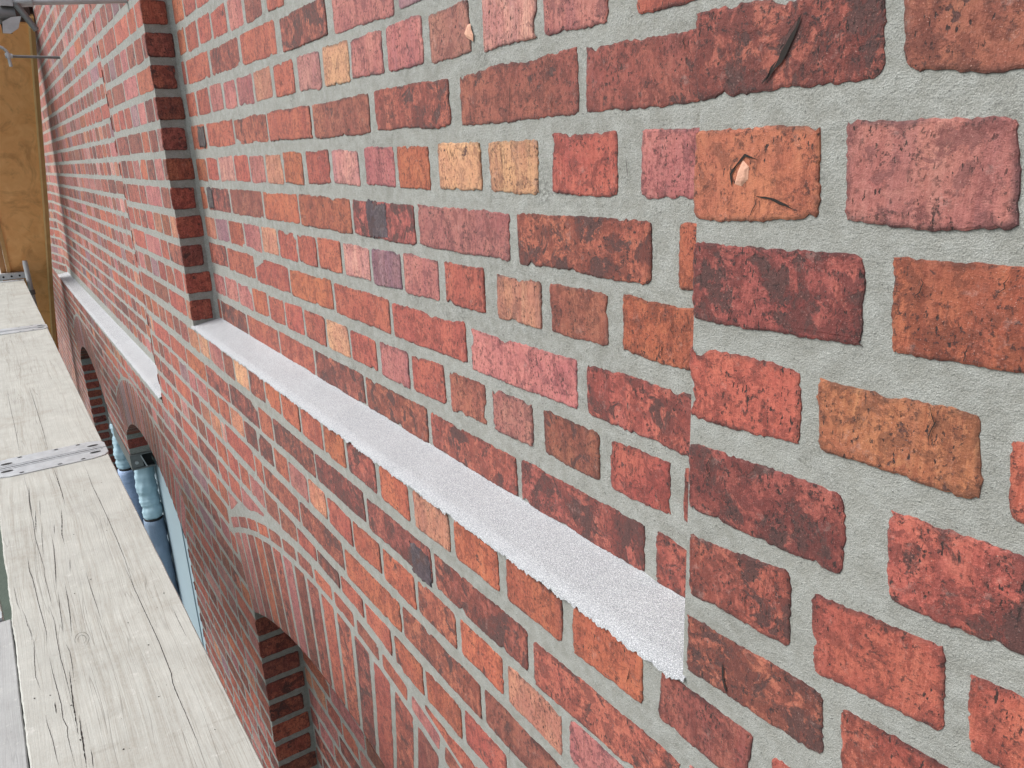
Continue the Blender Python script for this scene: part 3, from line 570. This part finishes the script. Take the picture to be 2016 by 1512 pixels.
sb_ = MB(); sb_.att = True
for A, dep, n in ((NICHE, ND, 20), (WR, WD, 22), (WL, WD, 22)):
    fr = (lambda A: lambda u, v, h: (A.cx+(A.R-h)*math.sin(u/A.R), v, A.cz+(A.R-h)*math.cos(u/A.R)))(A)
    for i in range(n):
        a = (-A.th+2*A.th*i/n)*A.R; b = a+2*A.th*A.R/n
        brick(sb_, fr, rect(a+.0045, b-.0045, -.001, dep*.97), rnd.choice('rbdr'), .015, .001, .002)
part(sb_, "arch_soffit", [M_B])

# ---- mortar body: outer sheet with holes, reveals, back sheets
mo = MB()
def arc_pts(A, k=28): return [(A.cx+A.R*math.sin(t), A.cz+A.R*math.cos(t)) for t in [(-A.th+2*A.th*i/k) for i in range(k+1)]]
XL, XR_, ZB, ZT = -14.0, .8, -4.2, 1.6
outer = [(XL, ZB), (XR_, ZB), (XR_, ZT), (XE, ZT), (XE, SILL), (XP, SILL), (XP, ZT), (FR1, ZT), (FR1, FSILL+.030), (FRS, FSILL), (FRS, ZT), (XL, ZT)]
hole_n = [(NICHE.cx-.8, -3.1)]+arc_pts(NICHE)+[(NICHE.cx+.8, -3.1)]
hole_w = [(WL.cx-WL.hs, -4.0)]+arc_pts(WL)+[(WL.cx+WL.hs, PIER_Z), (WR.cx-WR.hs, PIER_Z)]+arc_pts(WR)+[(WR.cx+WR.hs, -4.0)]
loops = [[Vector((x, 0, z)) for x, z in lp] for lp in (outer, hole_n, hole_w)]
flat = [p for lp in loops for p in lp]
tris = geometry.tessellate_polygon(loops)
def orient(tr):
    a, b, c = (flat[i] for i in tr); return tr if (b-a).cross(c-a).y < 0 else tr[::-1]
mo.add([(p.x, 0, p.z) for p in flat], [orient(tuple(t_)) for t_ in tris])
def strip(pts, y0, y1, m=0, mb=mo):
    vs = [(x, y0, z) for x, z in pts]+[(x, y1, z) for x, z in pts]; n = len(pts)
    mb.add(vs, [(i, i+1, n+i+1, n+i) for i in range(n-1)], m)
strip([(XE, ZT), (XE, SILL), (XP, SILL), (XP, ZT)], 0, DEP); strip([(FR1, ZT), (FR1, FSILL), (FR0, FSILL)], 0, DEP); mo.add([(FRS, 0, FSILL), (FR0, 0, FSILL), (FR0, DEP, FSILL)], [(0, 1, 2)]); mo.add([(FRS, 0, FSILL), (FR0, DEP, FSILL), (FR0, DEP, ZT), (FRS, 0, ZT)], [(0, 1, 2, 3)])
strip(hole_n+[hole_n[0]], 0, ND); strip(hole_w+[hole_w[0]], 0, WD+.03)
mo.add([(XP, DEP, SILL), (XE, DEP, SILL), (XE, DEP, ZT), (XP, DEP, ZT)], [(0, 1, 2, 3)])
mo.add([(FR0, DEP, FSILL), (FR1, DEP, FSILL), (FR1, DEP, ZT), (FR0, DEP, ZT)], [(0, 1, 2, 3)])
mo.add([(x, ND, z) for x, z in hole_n], [tuple(range(len(hole_n)))[::-1]])
mo.box(XL, XR_, .50, .52, ZB, ZT); mo.box(XL, XR_, 0.0, .5, ZT, ZT+.02); mo.box(XR_-.02, XR_, .0005, .5, ZB, ZT-.002)
# mortar fillet in the inner corner of the near panel
mo.add([(XP, DEP-.010, SILL), (XP+.011, DEP, SILL), (XP+.011, DEP, ZT), (XP, DEP-.010, ZT)], [(0, 1, 2, 3)])
part(mo, "mortar_joint", [M_M])

# ---- pale cement sills
def sill(x0, x1, zf, zb, y0, y1, zf2, step, label, amp=.0034):
    mb = MB(); n = int((x1-x0)/step); m = 10; vs = []
    for i in range(n+1):
        x = x0+(x1-x0)*i/n; s = Vector((x*1.0, 3, 0)); t_ = i/n
        fe = amp*(.8*noise.noise(s*17)+.8*noise.noise(s*60)+.8*noise.noise(s*190)+.55*noise.noise(s*420))-.0015
        if x1-x < .02: fe += (.02-(x1-x))**2*7
        zz = zf*t_+zf2*(1-t_)
        be = .0022*noise.noise(s*40+Vector((5, 0, 0)))+.0014*noise.noise(s*160)
        ed = .0025*(noise.noise(s*33+Vector((0, 7, 0))))+.0016*noise.noise(s*210)
        for j in range(m+1):
            u = j/m; y = y0+(y1-y0)*u; z = zz+(zb-zf)*u+.0018*noise.noise(Vector((x*14, y*14, 0)))
            if j == 0: vs.append((x, y-.0045+fe*.3, zz-.0045+fe*1.3)); continue
            if j == 1: y = y0-.003+fe*.3; z = zz+.0005+fe*.35
            if j == m: z += .0022+be; y += .001
            vs.append((x, y, z))
    fs = [(i*(m+1)+j, (i+1)*(m+1)+j, (i+1)*(m+1)+j+1, i*(m+1)+j+1) for i in range(n) for j in range(m)]
    mb.add(vs, fs, 0, True)
    return part(mb, "window_sill", [M_S], label)
sill(XP-.012, XE+.004, SILL+.0045, -.4635, 0, DEP, SILL+.0045, .0022, "long pale cement sill of the near panel")
sill(FR0-.01, FR1-.05, FSILL+.034, FSILL+.052, 0, DEP, FSILL+.004, .008, "shorter pale cement sill of the far panel", .005)

# ---- cracks and chips on single bricks
def ribbon(mb, pts, wd, fr, lift, m=0, wav=.0):
    P = []
    for i in range(len(pts)-1):
        a = Vector(pts[i]); b = Vector(pts[i+1]); k = max(1, int((b-a).length/.004))
        for j in range(k): P.append(a+(b-a)*j/k)
    P.append(Vector(pts[-1])); n = len(P); L = []; Rr = []
    for i, p in enumerate(P):
        d = (P[min(i+1, n-1)]-P[max(i-1, 0)]).normalized(); nn = Vector((-d.y, d.x))
        w_ = wd*.5*min(1, 3.0*i/n+.12, 3.0*(n-1-i)/n+.12)*(1+(.5 if wd < .0015 else 1.1)*noise.noise(Vector((p.x*150, p.y*150, 1)))+(0 if wd < .0015 else .6*noise.noise(Vector((p.x*600, p.y*600, 1)))))
        o_ = nn*noise.noise(Vector((p.x*90, p.y*90, 4)))*wd*.45
        L.append(fr(*(p+nn*w_+o_), lift)); Rr.append(fr(*(p-nn*w_+o_), lift))
    mb.add(L+Rr, [(i, i+1, n+i+1, n+i) for i in range(n-1)], m)
cb = MB()
BRICK_CRACKS += [(0, [(-.3608, .0395), (-.3590, .0440), (-.3560, .0480)], 9), (0, [(-.3530, .0545), (-.3505, .0570)], 9), (0, [(-.3625, .0365), (-.3600, .0400)], 6)]
for pl, pts, wd in BRICK_CRACKS: ribbon(cb, pts, wd*.00055, F0 if pl == 0 else F1, .0027)
for key, lst in COURSES.items():
    for t_ in lst:
        if len(t_) != 4: 
            a, b, z = t_[2], t_[6], (t_[1]+t_[3])/2
        else: a, b, z = t_[:3]
        if b < -2.3: continue
        for q_ in range(rnd.choice((0, 0, 0, 0, 1, 1, 2)) if b-a > .07 else 0):
            x = rnd.uniform(a+.012, b-.012); z0 = z+rnd.choice((.027, -.026, rnd.uniform(-.01, .02))); dr = -1 if z0 > z else 1; L = rnd.uniform(.008, .030); pts = [(x, z0)]
            for j in range(5): x += rnd.uniform(-.0016, .0016)*2; z0 += dr*L/5; pts.append((x, z0))
            ribbon(cb, pts, rnd.uniform(.0003, .0009), F1 if key[0] == 'C' else F0, .0027)
o = part(cb, "brick_crack", [M_CR])
ch = MB(); M_CHIP = m_plain("fresh_brick_core", (.62, .34, .24), .9, 200, .4)
for pl, pts in CHIPS:
    fr = F0 if pl == 0 else F1; cx = sum(p[0] for p in pts)/len(pts); cz = sum(p[1] for p in pts)/len(pts); n = len(pts)
    ch.add([fr(x, z, .0020) for x, z in pts]+[fr(cx+(x-cx)*.6, cz+(z-cz)*.6, .0030+.0005*(i % 2)) for i, (x, z) in enumerate(pts)],
           [(i, (i+1) % n, n+(i+1) % n, n+i) for i in range(n)]+[tuple(range(n, 2*n))])
part(ch, "brick_chip", [M_CHIP])

# ---- window filling behind the arches
pn = MB(); Yp = WD+.022
pn.box(WR.cx-WR.hs-.55, WR.cx+WR.hs+.03, Yp, Yp+.01, -4.0, -1.3)
win = part(pn, "window_sheet", [M_PAN], "pale blue protective sheet in the near half of the window")
pf = MB(); pf.box(-4.47, -4.455, Yp-.006, Yp-.001, -4.0, -1.34); pf.box(-3.45, -3.37, Yp-.02, Yp-.001, -4.0, -1.5)
part(pf, "window_frame", [M_FR])
pd = MB(); pd.box(WL.cx-WL.hs-.02, WR.cx-WR.hs-.56, Yp+.003, Yp+.013, -4.0, -1.35)
part(pd, "window_pane", [M_NAVY], "dark window pane behind the wrapped columns")

# ------------------------------------------------------------------ steel bearing under the hanging pier
bx0, bx1 = WL.cx+WL.hs, WR.cx-WR.hs
st = tag(empty("steel_bearing", ((bx0+bx1)/2, .06, -1.835)), "grey steel bearing bracket clamped beneath the hanging brick pier", "steel bracket")
def child(mb, name, mats, parent, label=None):
    o = mb.build(name, mats, parent, None); o.location = tuple(-x for x in parent.location)
    if label: o["label"] = label
    return o
b_ = MB(); b_.box(bx0-.01, bx1+.02, -.006, .128, -1.835, -1.825); b_.box(bx0-.01, bx1+.012, -.006, -.001, -1.8245, -1.737); b_.box(bx0, bx1+.014, -.0005, .12, -1.7445, -1.7365)
child(b_, "bearing_plate", [M_G2], st)
b_ = MB(); b_.box(bx1-.03, bx1+.012, .0, .062, -1.8240, -1.746); child(b_, "end_block", [M_G2], st)
b_ = MB(); b_.add([(bx1+.013, .052, -1.748), (bx1+.013, .058, -1.748), (bx1+.019, .082, -1.822), (bx1+.019, .074, -1.822), (bx1+.022, .052, -1.748), (bx1+.022, .058, -1.748), (bx1+.028, .082, -1.822), (bx1+.028, .074, -1.822)],
    [(0, 1, 2, 3), (4, 7, 6, 5), (0, 4, 5, 1), (3, 2, 6, 7), (0, 3, 7, 4), (1, 5, 6, 2)]); child(b_, "stiffening_rib", [M_G], st)
b_ = MB(); b_.tube((bx1+.011, .026, -1.79), (bx1+.022, .026, -1.79), .011, 6); child(b_, "bolt", [M_G], st)
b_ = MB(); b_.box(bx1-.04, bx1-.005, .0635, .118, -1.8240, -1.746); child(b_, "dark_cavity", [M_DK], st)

# ------------------------------------------------------------------ wrapped columns
def column(x, y, zt, bands, r, cloth, label, low_r):
    e = tag(empty("wrapped_column", (x, y, -4.2)), label, "column", "stone columns wrapped for protection inside the twin window")
    prof = [(zt, r*.80)]; z = zt
    for bz in bands:
        for k in range(1, 9): t_ = k/8; prof.append((z+(bz-z)*t_, r*(.88+.12*math.sin(math.pi*t_)**.6)+.002*math.sin(k*2.1+bz*50)))
        z = bz
    mb = MB(); mb.lathe(x, y, prof, 40, 0, .13, x); mb.v = [(a+.010*(q-zt)/.4+.004*math.sin(q*31), b+.006*math.sin(q*17+1), q+(a-x)*.10*math.sin(q*23)+(b-y)*.12) for a, b, q in mb.v]; child(mb, "foam_wrap", [M_FOAM], e)
    mb = MB(); mb.lathe(x, y, [(z+.004, r*.7), (z+.002, r*.9), (z-.010, r*.9), (z-.012, r*.7)], 40, 0); child(mb, "dark_strap", [M_DK], e)
    prof = [(z-.008, low_r*.85), (z-.012, low_r)]; zz = z-.012
    while zz > -4.15: zz -= .03; prof.append((zz, low_r*(1+.04*math.sin(zz*40)+.03*noise.noise(Vector((zz*9, x, 0))))))
    mb = MB(); mb.lathe(x, y, prof, 40, 0, .12, x); child(mb, "cloth_wrap", [cloth], e)
column(-5.15, .070, -1.842, [-1.955, -2.06, -2.135, -2.225], .062, M_CL, "nearer column wrapped in pale blue foam above blue-grey cloth, under the steel bearing", .064)
column(-5.86, .038, -1.745, [-1.84, -1.93, -2.02, -2.10], .062, M_CL2, "farther wrapped column with lavender-blue cloth below its foam, beside the dark jamb", .066)
child_ground = None

# ------------------------------------------------------------------ scaffold decks
def top0(z): return lambda u, v, h: (u, v, z+h)
def deck(corners, z, label, wood, cracks=None, grey=False, fit0=True, fit1=True, th=.045, group="timber scaffold decks with steel end fittings"):
    """corners: (x0,yR0,yL0,x1,yR1,yL1), x0 < x1, yR next to the wall"""
    x0, r0, l0, x1, r1, l1 = corners
    e = tag(empty("scaffold_plank", ((x0+x1)/2, (r0+l0)/2, z-th)), label, "scaffold plank", group)
    mb = MB(); n = int((x1-x0)/.012); rows = []
    for i in range(n+1):
        t_ = i/n; x = x0+(x1-x0)*t_; yr = r0+(r1-r0)*t_; yl = l0+(l1-l0)*t_
        s = Vector((x, 0, z)); yl += .0022*noise.noise(s*9)+.0012*noise.noise(s*60)+.0008*noise.noise(s*150); yr += .0008*noise.noise(s*12)
        c = .003+.0015*noise.noise(s*40)
        rows.append([(x, yl, z-th), (x, yl, z-c-.001), (x, yl+c, z), (x, yr-.002, z), (x, yr, z-.002), (x, yr, z-th)])
    vs = [p for r_ in rows for p in r_]; fs = []
    for i in range(n):
        for j in range(5): a = i*6+j; fs.append((a, a+1, a+7, a+6)[::-1])
    fs += [(0, 1, 2, 3, 4, 5), tuple(n*6+k for k in range(6))[::-1]]
    mb.add(vs, fs, 0)
    top = lambda u, v, h: (u, v, z+h)
    for pts, wd in cracks or []: ribbon(mb, pts, wd*.00052, top, .0006, 1)
    if cracks:
        for _ in range(46):
            x = rnd.uniform(x0+.1, x1-.75); y = rnd.uniform((l0+l1)/2+.02, (r0+r1)/2-.02); r_ = rnd.choice((.0007, .0009, .0012, .0018)); m_ = 7
            mb.add([(x+r_*rnd.uniform(.6, 1.5)*math.cos(q), y+r_*rnd.uniform(.5, 1)*math.sin(q), z+.0007) for q in [i*2*math.pi/m_ for i in range(m_)]], [tuple(range(m_))], 1)
        if len(cracks) > 5:      # the knot
            kx, ky = -1.636, -.462
            for rr in (1.0, 1.7): ribbon(mb, [(kx+.017*rr*math.cos(q), ky+.0075*rr*math.sin(q)) for q in [i*math.pi/9-.3 for i in range(17)]], .0006, top0(z), .0006, 1)
    child(mb, "board", [wood, M_CR], e)
    for on, xx, sg, (yr, yl) in ((fit0, x0, 1, (r0, l0)), (fit1, x1, -1, (r1, l1))):
        if not on: continue
        f = MB(); wdt = .088; a, b = sorted((xx, xx+sg*wdt)); o_ = xx-sg*.002
        # strap with rounded inner corners
        out = [(xx, yl-.002), (xx, yr+.002), (xx+sg*(wdt-.035), yr+.002), (xx+sg*(wdt-.012), yr-.010), (xx+sg*wdt, yr-.045), (xx+sg*wdt, yl+.045), (xx+sg*(wdt-.012), yl+.010), (xx+sg*(wdt-.035), yl-.002)]
        zt = z+.0032; k = len(out)
        vs = [(x, y, zt) for x, y in out]+[(x, y, z-.004 if 0 else z-.001) for x, y in out]
        fs = [tuple(range(k))]+[(i, (i+1) % k, k+(i+1) % k, k+i) for i in range(k)]
        f.add(vs, fs)
        f.add([(xx-sg*.0015, yl-.0035, z+.0030), (xx-sg*.0015, yr+.0035, z+.0030), (xx-sg*.0015, yr+.0035, z-th-.002), (xx-sg*.0015, yl-.0035, z-th-.002)], [(0, 1, 2, 3)])
        f.box(min(xx-sg*.0008, xx+sg*.05), max(xx-sg*.0008, xx+sg*.05), yr+.0005, yr+.0035, z-th-.002, z+.0028)
        # raised bead across the strap
        f.tube((xx+sg*.012, yl+.01, zt), (xx+sg*.012, yr-.01, zt), .0022, 8)
        fo = child(f, "end_fitting", [M_G], e)
        for yy, rx, ry, ox in ((yr-.034, .008, .017, .034), (yl+.036, .008, .017, .034), (yr-.075, .004, .007, .076), (yl+.075, .004, .007, .076), ((yr+yl)/2+.02, .004, .007, .076)):
            h = MB(); h.add([(xx+sg*ox+rx*math.cos(q), yy+ry*math.sin(q), zt+.0012) for q in [i*math.pi/8 for i in range(16)]], [tuple(range(16))])
            h.build("slot" if rx > .005 else "rivet_hole", [M_DK], fo)
    return e
ZD = -.930
deck((-2.838, -.2705, -.5945, -.270, -.2545, -.556), ZD, "near weathered pale scaffold plank with long open cracks and a knot", M_W, PLANK_CRACKS)
deck((-5.405, -.2775, -.600, -2.846, -.2705, -.594), ZD, "bleached scaffold plank in the middle of the row, before the far steel joint", M_W, PLANK_CRACKS_FAR)
deck((-7.93, -.288, -.61, -5.413, -.2775, -.600), ZD, "farthest level scaffold plank of the inner row", M_W)
deck((-10.4, -.275, -.62, -7.95, -.270, -.60), ZD+.055, "raised scaffold plank at the far end with a perforated steel edge", M_W, fit0=False)
oe = deck((-4.36, -.734, -1.05, -1.838, -.595, -.915), ZD-.004, "outer scaffold plank beyond the pale steel ledge, pinkish white", M_W, None, False, False, False)
f = MB(); f.box(-1.868, -1.8375, -.914, -.597, ZD-.05, ZD-.001); child(f, "end_fitting", [M_G], oe)
deck((-1.828, -.5815, -.90, .74, -.5435, -.86), ZD-.006, "grey outer scaffold plank at the lower left corner", M_W2, None, False, False, False)
# holes in the raised deck's end edge
rd = [o for o in bpy.data.objects if "raised" in o.get("label", "")][0]
for yy in (-.31, -.37, -.43, -.49):
    h = MB(); h.tube((-7.9475, yy, ZD+.033), (-7.9445, yy, ZD+.033), .0085, 12); child(h, "edge_hole", [M_DK], rd)

# ------------------------------------------------------------------ scaffold tubes and wall ties
p = tag(empty("scaffold_post", (-7.86, -.252, -4.2)), "galvanised scaffold post stub rising at the far plank end", "scaffold post")
mb = MB(); mb.tube((-7.86, -.252, -4.2), (-7.86, -.252, -.80), .020, 20, 0); child(mb, "tube", [M_G], p)
mb = MB(); mb.tube((-7.86, -.252, -.80), (-7.86, -.252, -.765), .021, 20, 0, True, .018); child(mb, "spigot", [M_G], p)
mb = MB(); mb.tube((-7.86, -.252, -1.06), (-7.86, -.252, -1.02), .028, 20, 0); child(mb, "collar", [M_G2], p)

TX = -2.62; tz = .392
t1 = tag(empty("wall_tie", (TX, -.3, tz)), "thick steel scaffold tube end clamped to a long tie bar at the top left", "wall tie")
mb = MB(); mb.tube((TX, -1.1, tz), (TX, -.283, tz), .0242, 28, 0, True, None, .004); child(mb, "tube", [M_G2], t1)
mb = MB(); mb.tube((TX+.01, -.30, tz+.028), (TX+.01, .002, tz+.052), .0075, 14); child(mb, "tie_bar", [M_G], t1)
mb = MB(); mb.box(TX-.016, TX+.03, -.315, -.285, tz+.018, tz+.046); mb.tube((TX+.012, -.282, tz+.03), (TX+.02, -.238, tz+.034), .013, 14); child(mb, "coupler", [M_G], t1)
mb = MB(); mb.tube((TX+.03, -.278, tz+.022), (TX+.036, -.243, tz-.040), .0085, 12, 0, True, .0078); child(mb, "bolt", [M_G2], t1)
wp = [(-.296, -.010), (-.272, -.006), (-.284, -.036), (-.304, -.050), (-.322, -.050), (-.318, -.022)]
mb = MB(); k_ = len(wp); mb.add([(TX+.03, y, tz+z) for y, z in wp]+[(TX+.033, y, tz+z) for y, z in wp], [tuple(range(k_))[::-1], tuple(range(k_, 2*k_))]+[(i, (i+1) % k_, k_+(i+1) % k_, k_+i) for i in range(k_)]); child(mb, "wedge_plate", [M_G], t1)
mb = MB(); mb.box(TX+.022, TX+.029, -.322, -.300, tz-.049, tz-.026); child(mb, "wedge_hole", [M_DK], t1)

T2 = (-5.40, .596)
t2 = tag(empty("wall_tie", (T2[0], -.2, T2[1])), "thin tie rod reaching the brickwork from a hooked scaffold tube, beside the plywood", "wall tie")
mb = MB(); mb.tube((T2[0], -.175, T2[1]), (T2[0], .085, T2[1]-.001), .0075, 12); child(mb, "tie_bar", [M_G2], t2)
mb = MB(); mb.tube((T2[0], -.9, T2[1]+.005), (T2[0], -.225, T2[1]+.005), .036, 24, 0, True, None, .004); child(mb, "tube", [M_G2], t2)
mb = MB(); pts = [(-.26, .045), (-.21, .047), (-.19, .038), (-.178, .022), (-.175, .0), (-.174, -.03), (-.173, -.055)]
for a, b in zip(pts, pts[1:]): mb.tube((T2[0]+.012, a[0], T2[1]+a[1]), (T2[0]+.012, b[0], T2[1]+b[1]), .0085, 12)
child(mb, "hook", [M_G], t2)
mb = MB(); mb.tube((T2[0]+.012, -.175, T2[1]-.012), (T2[0]+.012, -.175, T2[1]+.014), .015, 6); mb.tube((T2[0]+.012, -.190, T2[1]), (T2[0]+.012, -.155, T2[1]), .012, 12); child(mb, "nut", [M_G], t2)

# ------------------------------------------------------------------ plywood hoarding at the far end (leans back)
SL = .89
def hq(y, z, h=0): return (-7.30+SL*z+h*.747, y, z-h*.665)
hd = tag(empty("plywood_hoarding", (-10.9, -.2, -4.0)), "leaning yellow plywood hoarding with pale battens at the far end of the wall", "hoarding")
def redge(z): return .0465+(z-.95)*.0665 if z > -.3 else -.0365+(z+.3)*.078
def slab(pts, h0, h1, name, mat, label=None):
    mb = MB(); n = len(pts)
    mb.add([hq(y, z, h1) for y, z in pts]+[hq(y, z, h0) for y, z in pts], [tuple(range(n)), tuple(range(n, 2*n))[::-1]]+[(i, n+i, n+(i+1) % n, (i+1) % n) for i in range(n)])
    return child(mb, name, [mat], hd, label)
ss = -.16
slab([(-.37, .142), (redge(.142)-.001, .142), (redge(.93)-.001, .93), (-.37, .93)], 0, .018, "plywood_sheet", M_PLY, "upper plywood sheet")
slab([(-.1383, -2.4), (redge(-2.4)-.001, -2.4), (redge(-.3)-.001, -.3), (redge(.136)-.001, .1417), (-.1383, .1417)], 0, .015, "plywood_sheet", M_PLY)
slab([(-.3665, -2.4), (-.1385, -2.4), (-.1385, .1417), (-.3665, .1417)], 0, .015, "plywood_sheet", M_PLY)
slab([(redge(-2.4), -2.4), (redge(-2.4)+.028, -2.4), (redge(-.3)+.028, -.3), (redge(.97)+.024, .97), (redge(.97), .97), (redge(-.3), -.3)], -.01, .03, "batten", M_BAT)
slab([(redge(-2.4)-.012, -2.4), (redge(-2.4)-.0005, -2.4), (redge(-.3)-.0005, -.3), (redge(.93)-.0005, .93), (redge(.93)-.012, .93), (redge(-.3)-.012, -.3)], .0155+.003, .034, "batten", m_plain("batten_highlight", (.85, .60, .28), .6, 12, .3))  # narrow strip in paler wood colour: the batten's edge highlight, painted in
slab([(-.395, -2.4), (-.3665, -2.4), (-.3665, .93), (-.395, .93)], -.01, .035, "batten", M_BAT)
slab([(-.44, -2.4), (-.3965, -2.4), (-.3965, .93), (-.44, .93)], -.02, .012, "batten", m_plain("brown_batten", (.42, .21, .08), .6, 12, .3))
bm_ = MB(); bm_.box(-7.0, -6.43, -.9, .055, .95, 1.12); bt = bm_.build("timber_beam", [M_BEAM]); tag(bt, "dark brown timber beam lying across the top of the plywood", "beam")

# ------------------------------------------------------------------ ground and greenery
g = MB(); g.add([(-120, -120, -4.2), (60, -120, -4.2), (60, .0, -4.2), (-120, .0, -4.2)], [(0, 1, 2, 3)])
tag(g.build("ground", [m_plain("dull_green_ground", (.070, .095, .075), .95, 3, .5, .02)]), kind="structure")
bush = tag(empty("leafy_bush", (-16.5, -1.4, -4.2)), "green leafy bush glimpsed past the left edge of the plywood", "bush")
lm = [m_plain("leaf_green", (.085, .17, .05), .6, 5, .3), m_plain("leaf_light", (.16, .26, .09), .6, 5, .3)]
mb = MB()
for i in range(4200):
    a = rnd.uniform(0, 2*math.pi); rr = rnd.random()**.5; zz = rnd.uniform(-1, 1); s_ = math.sqrt(max(0, 1-zz*zz))
    k_ = 1+.35*noise.noise(Vector((a*1.5, zz*3, 1)))
    c = Vector((-16.5+1.3*rr*s_*math.cos(a)*k_, -1.6+1.3*rr*s_*math.sin(a)*k_, -1.9+2.0*zz*k_)); u = Vector((rnd.gauss(0, 1), rnd.gauss(0, 1), rnd.gauss(0, 1))).normalized(); v_ = u.cross(Vector((rnd.gauss(0, 1), rnd.gauss(0, 1), 1))).normalized()
    l_ = rnd.uniform(.05, .10); mb.add([c-u*l_, c+v_*l_*.4, c+u*l_, c-v_*l_*.4], [(0, 1, 2, 3)], rnd.randrange(2))
child(mb, "foliage", lm, bush)
mb = MB(); mb.tube((-16.5, -1.6, -4.2), (-16.45, -1.6, -2.2), .06, 10, 0, True, .025)
for i in range(6): a = i*1.05; mb.tube((-16.47, -1.6, -3.4+i*.15), (-16.47+.7*math.cos(a), -1.6+.7*math.sin(a), -2.2+.2*i), .025, 8, 0, True, .008)
child(mb, "stem", [M_BEAM], bush)
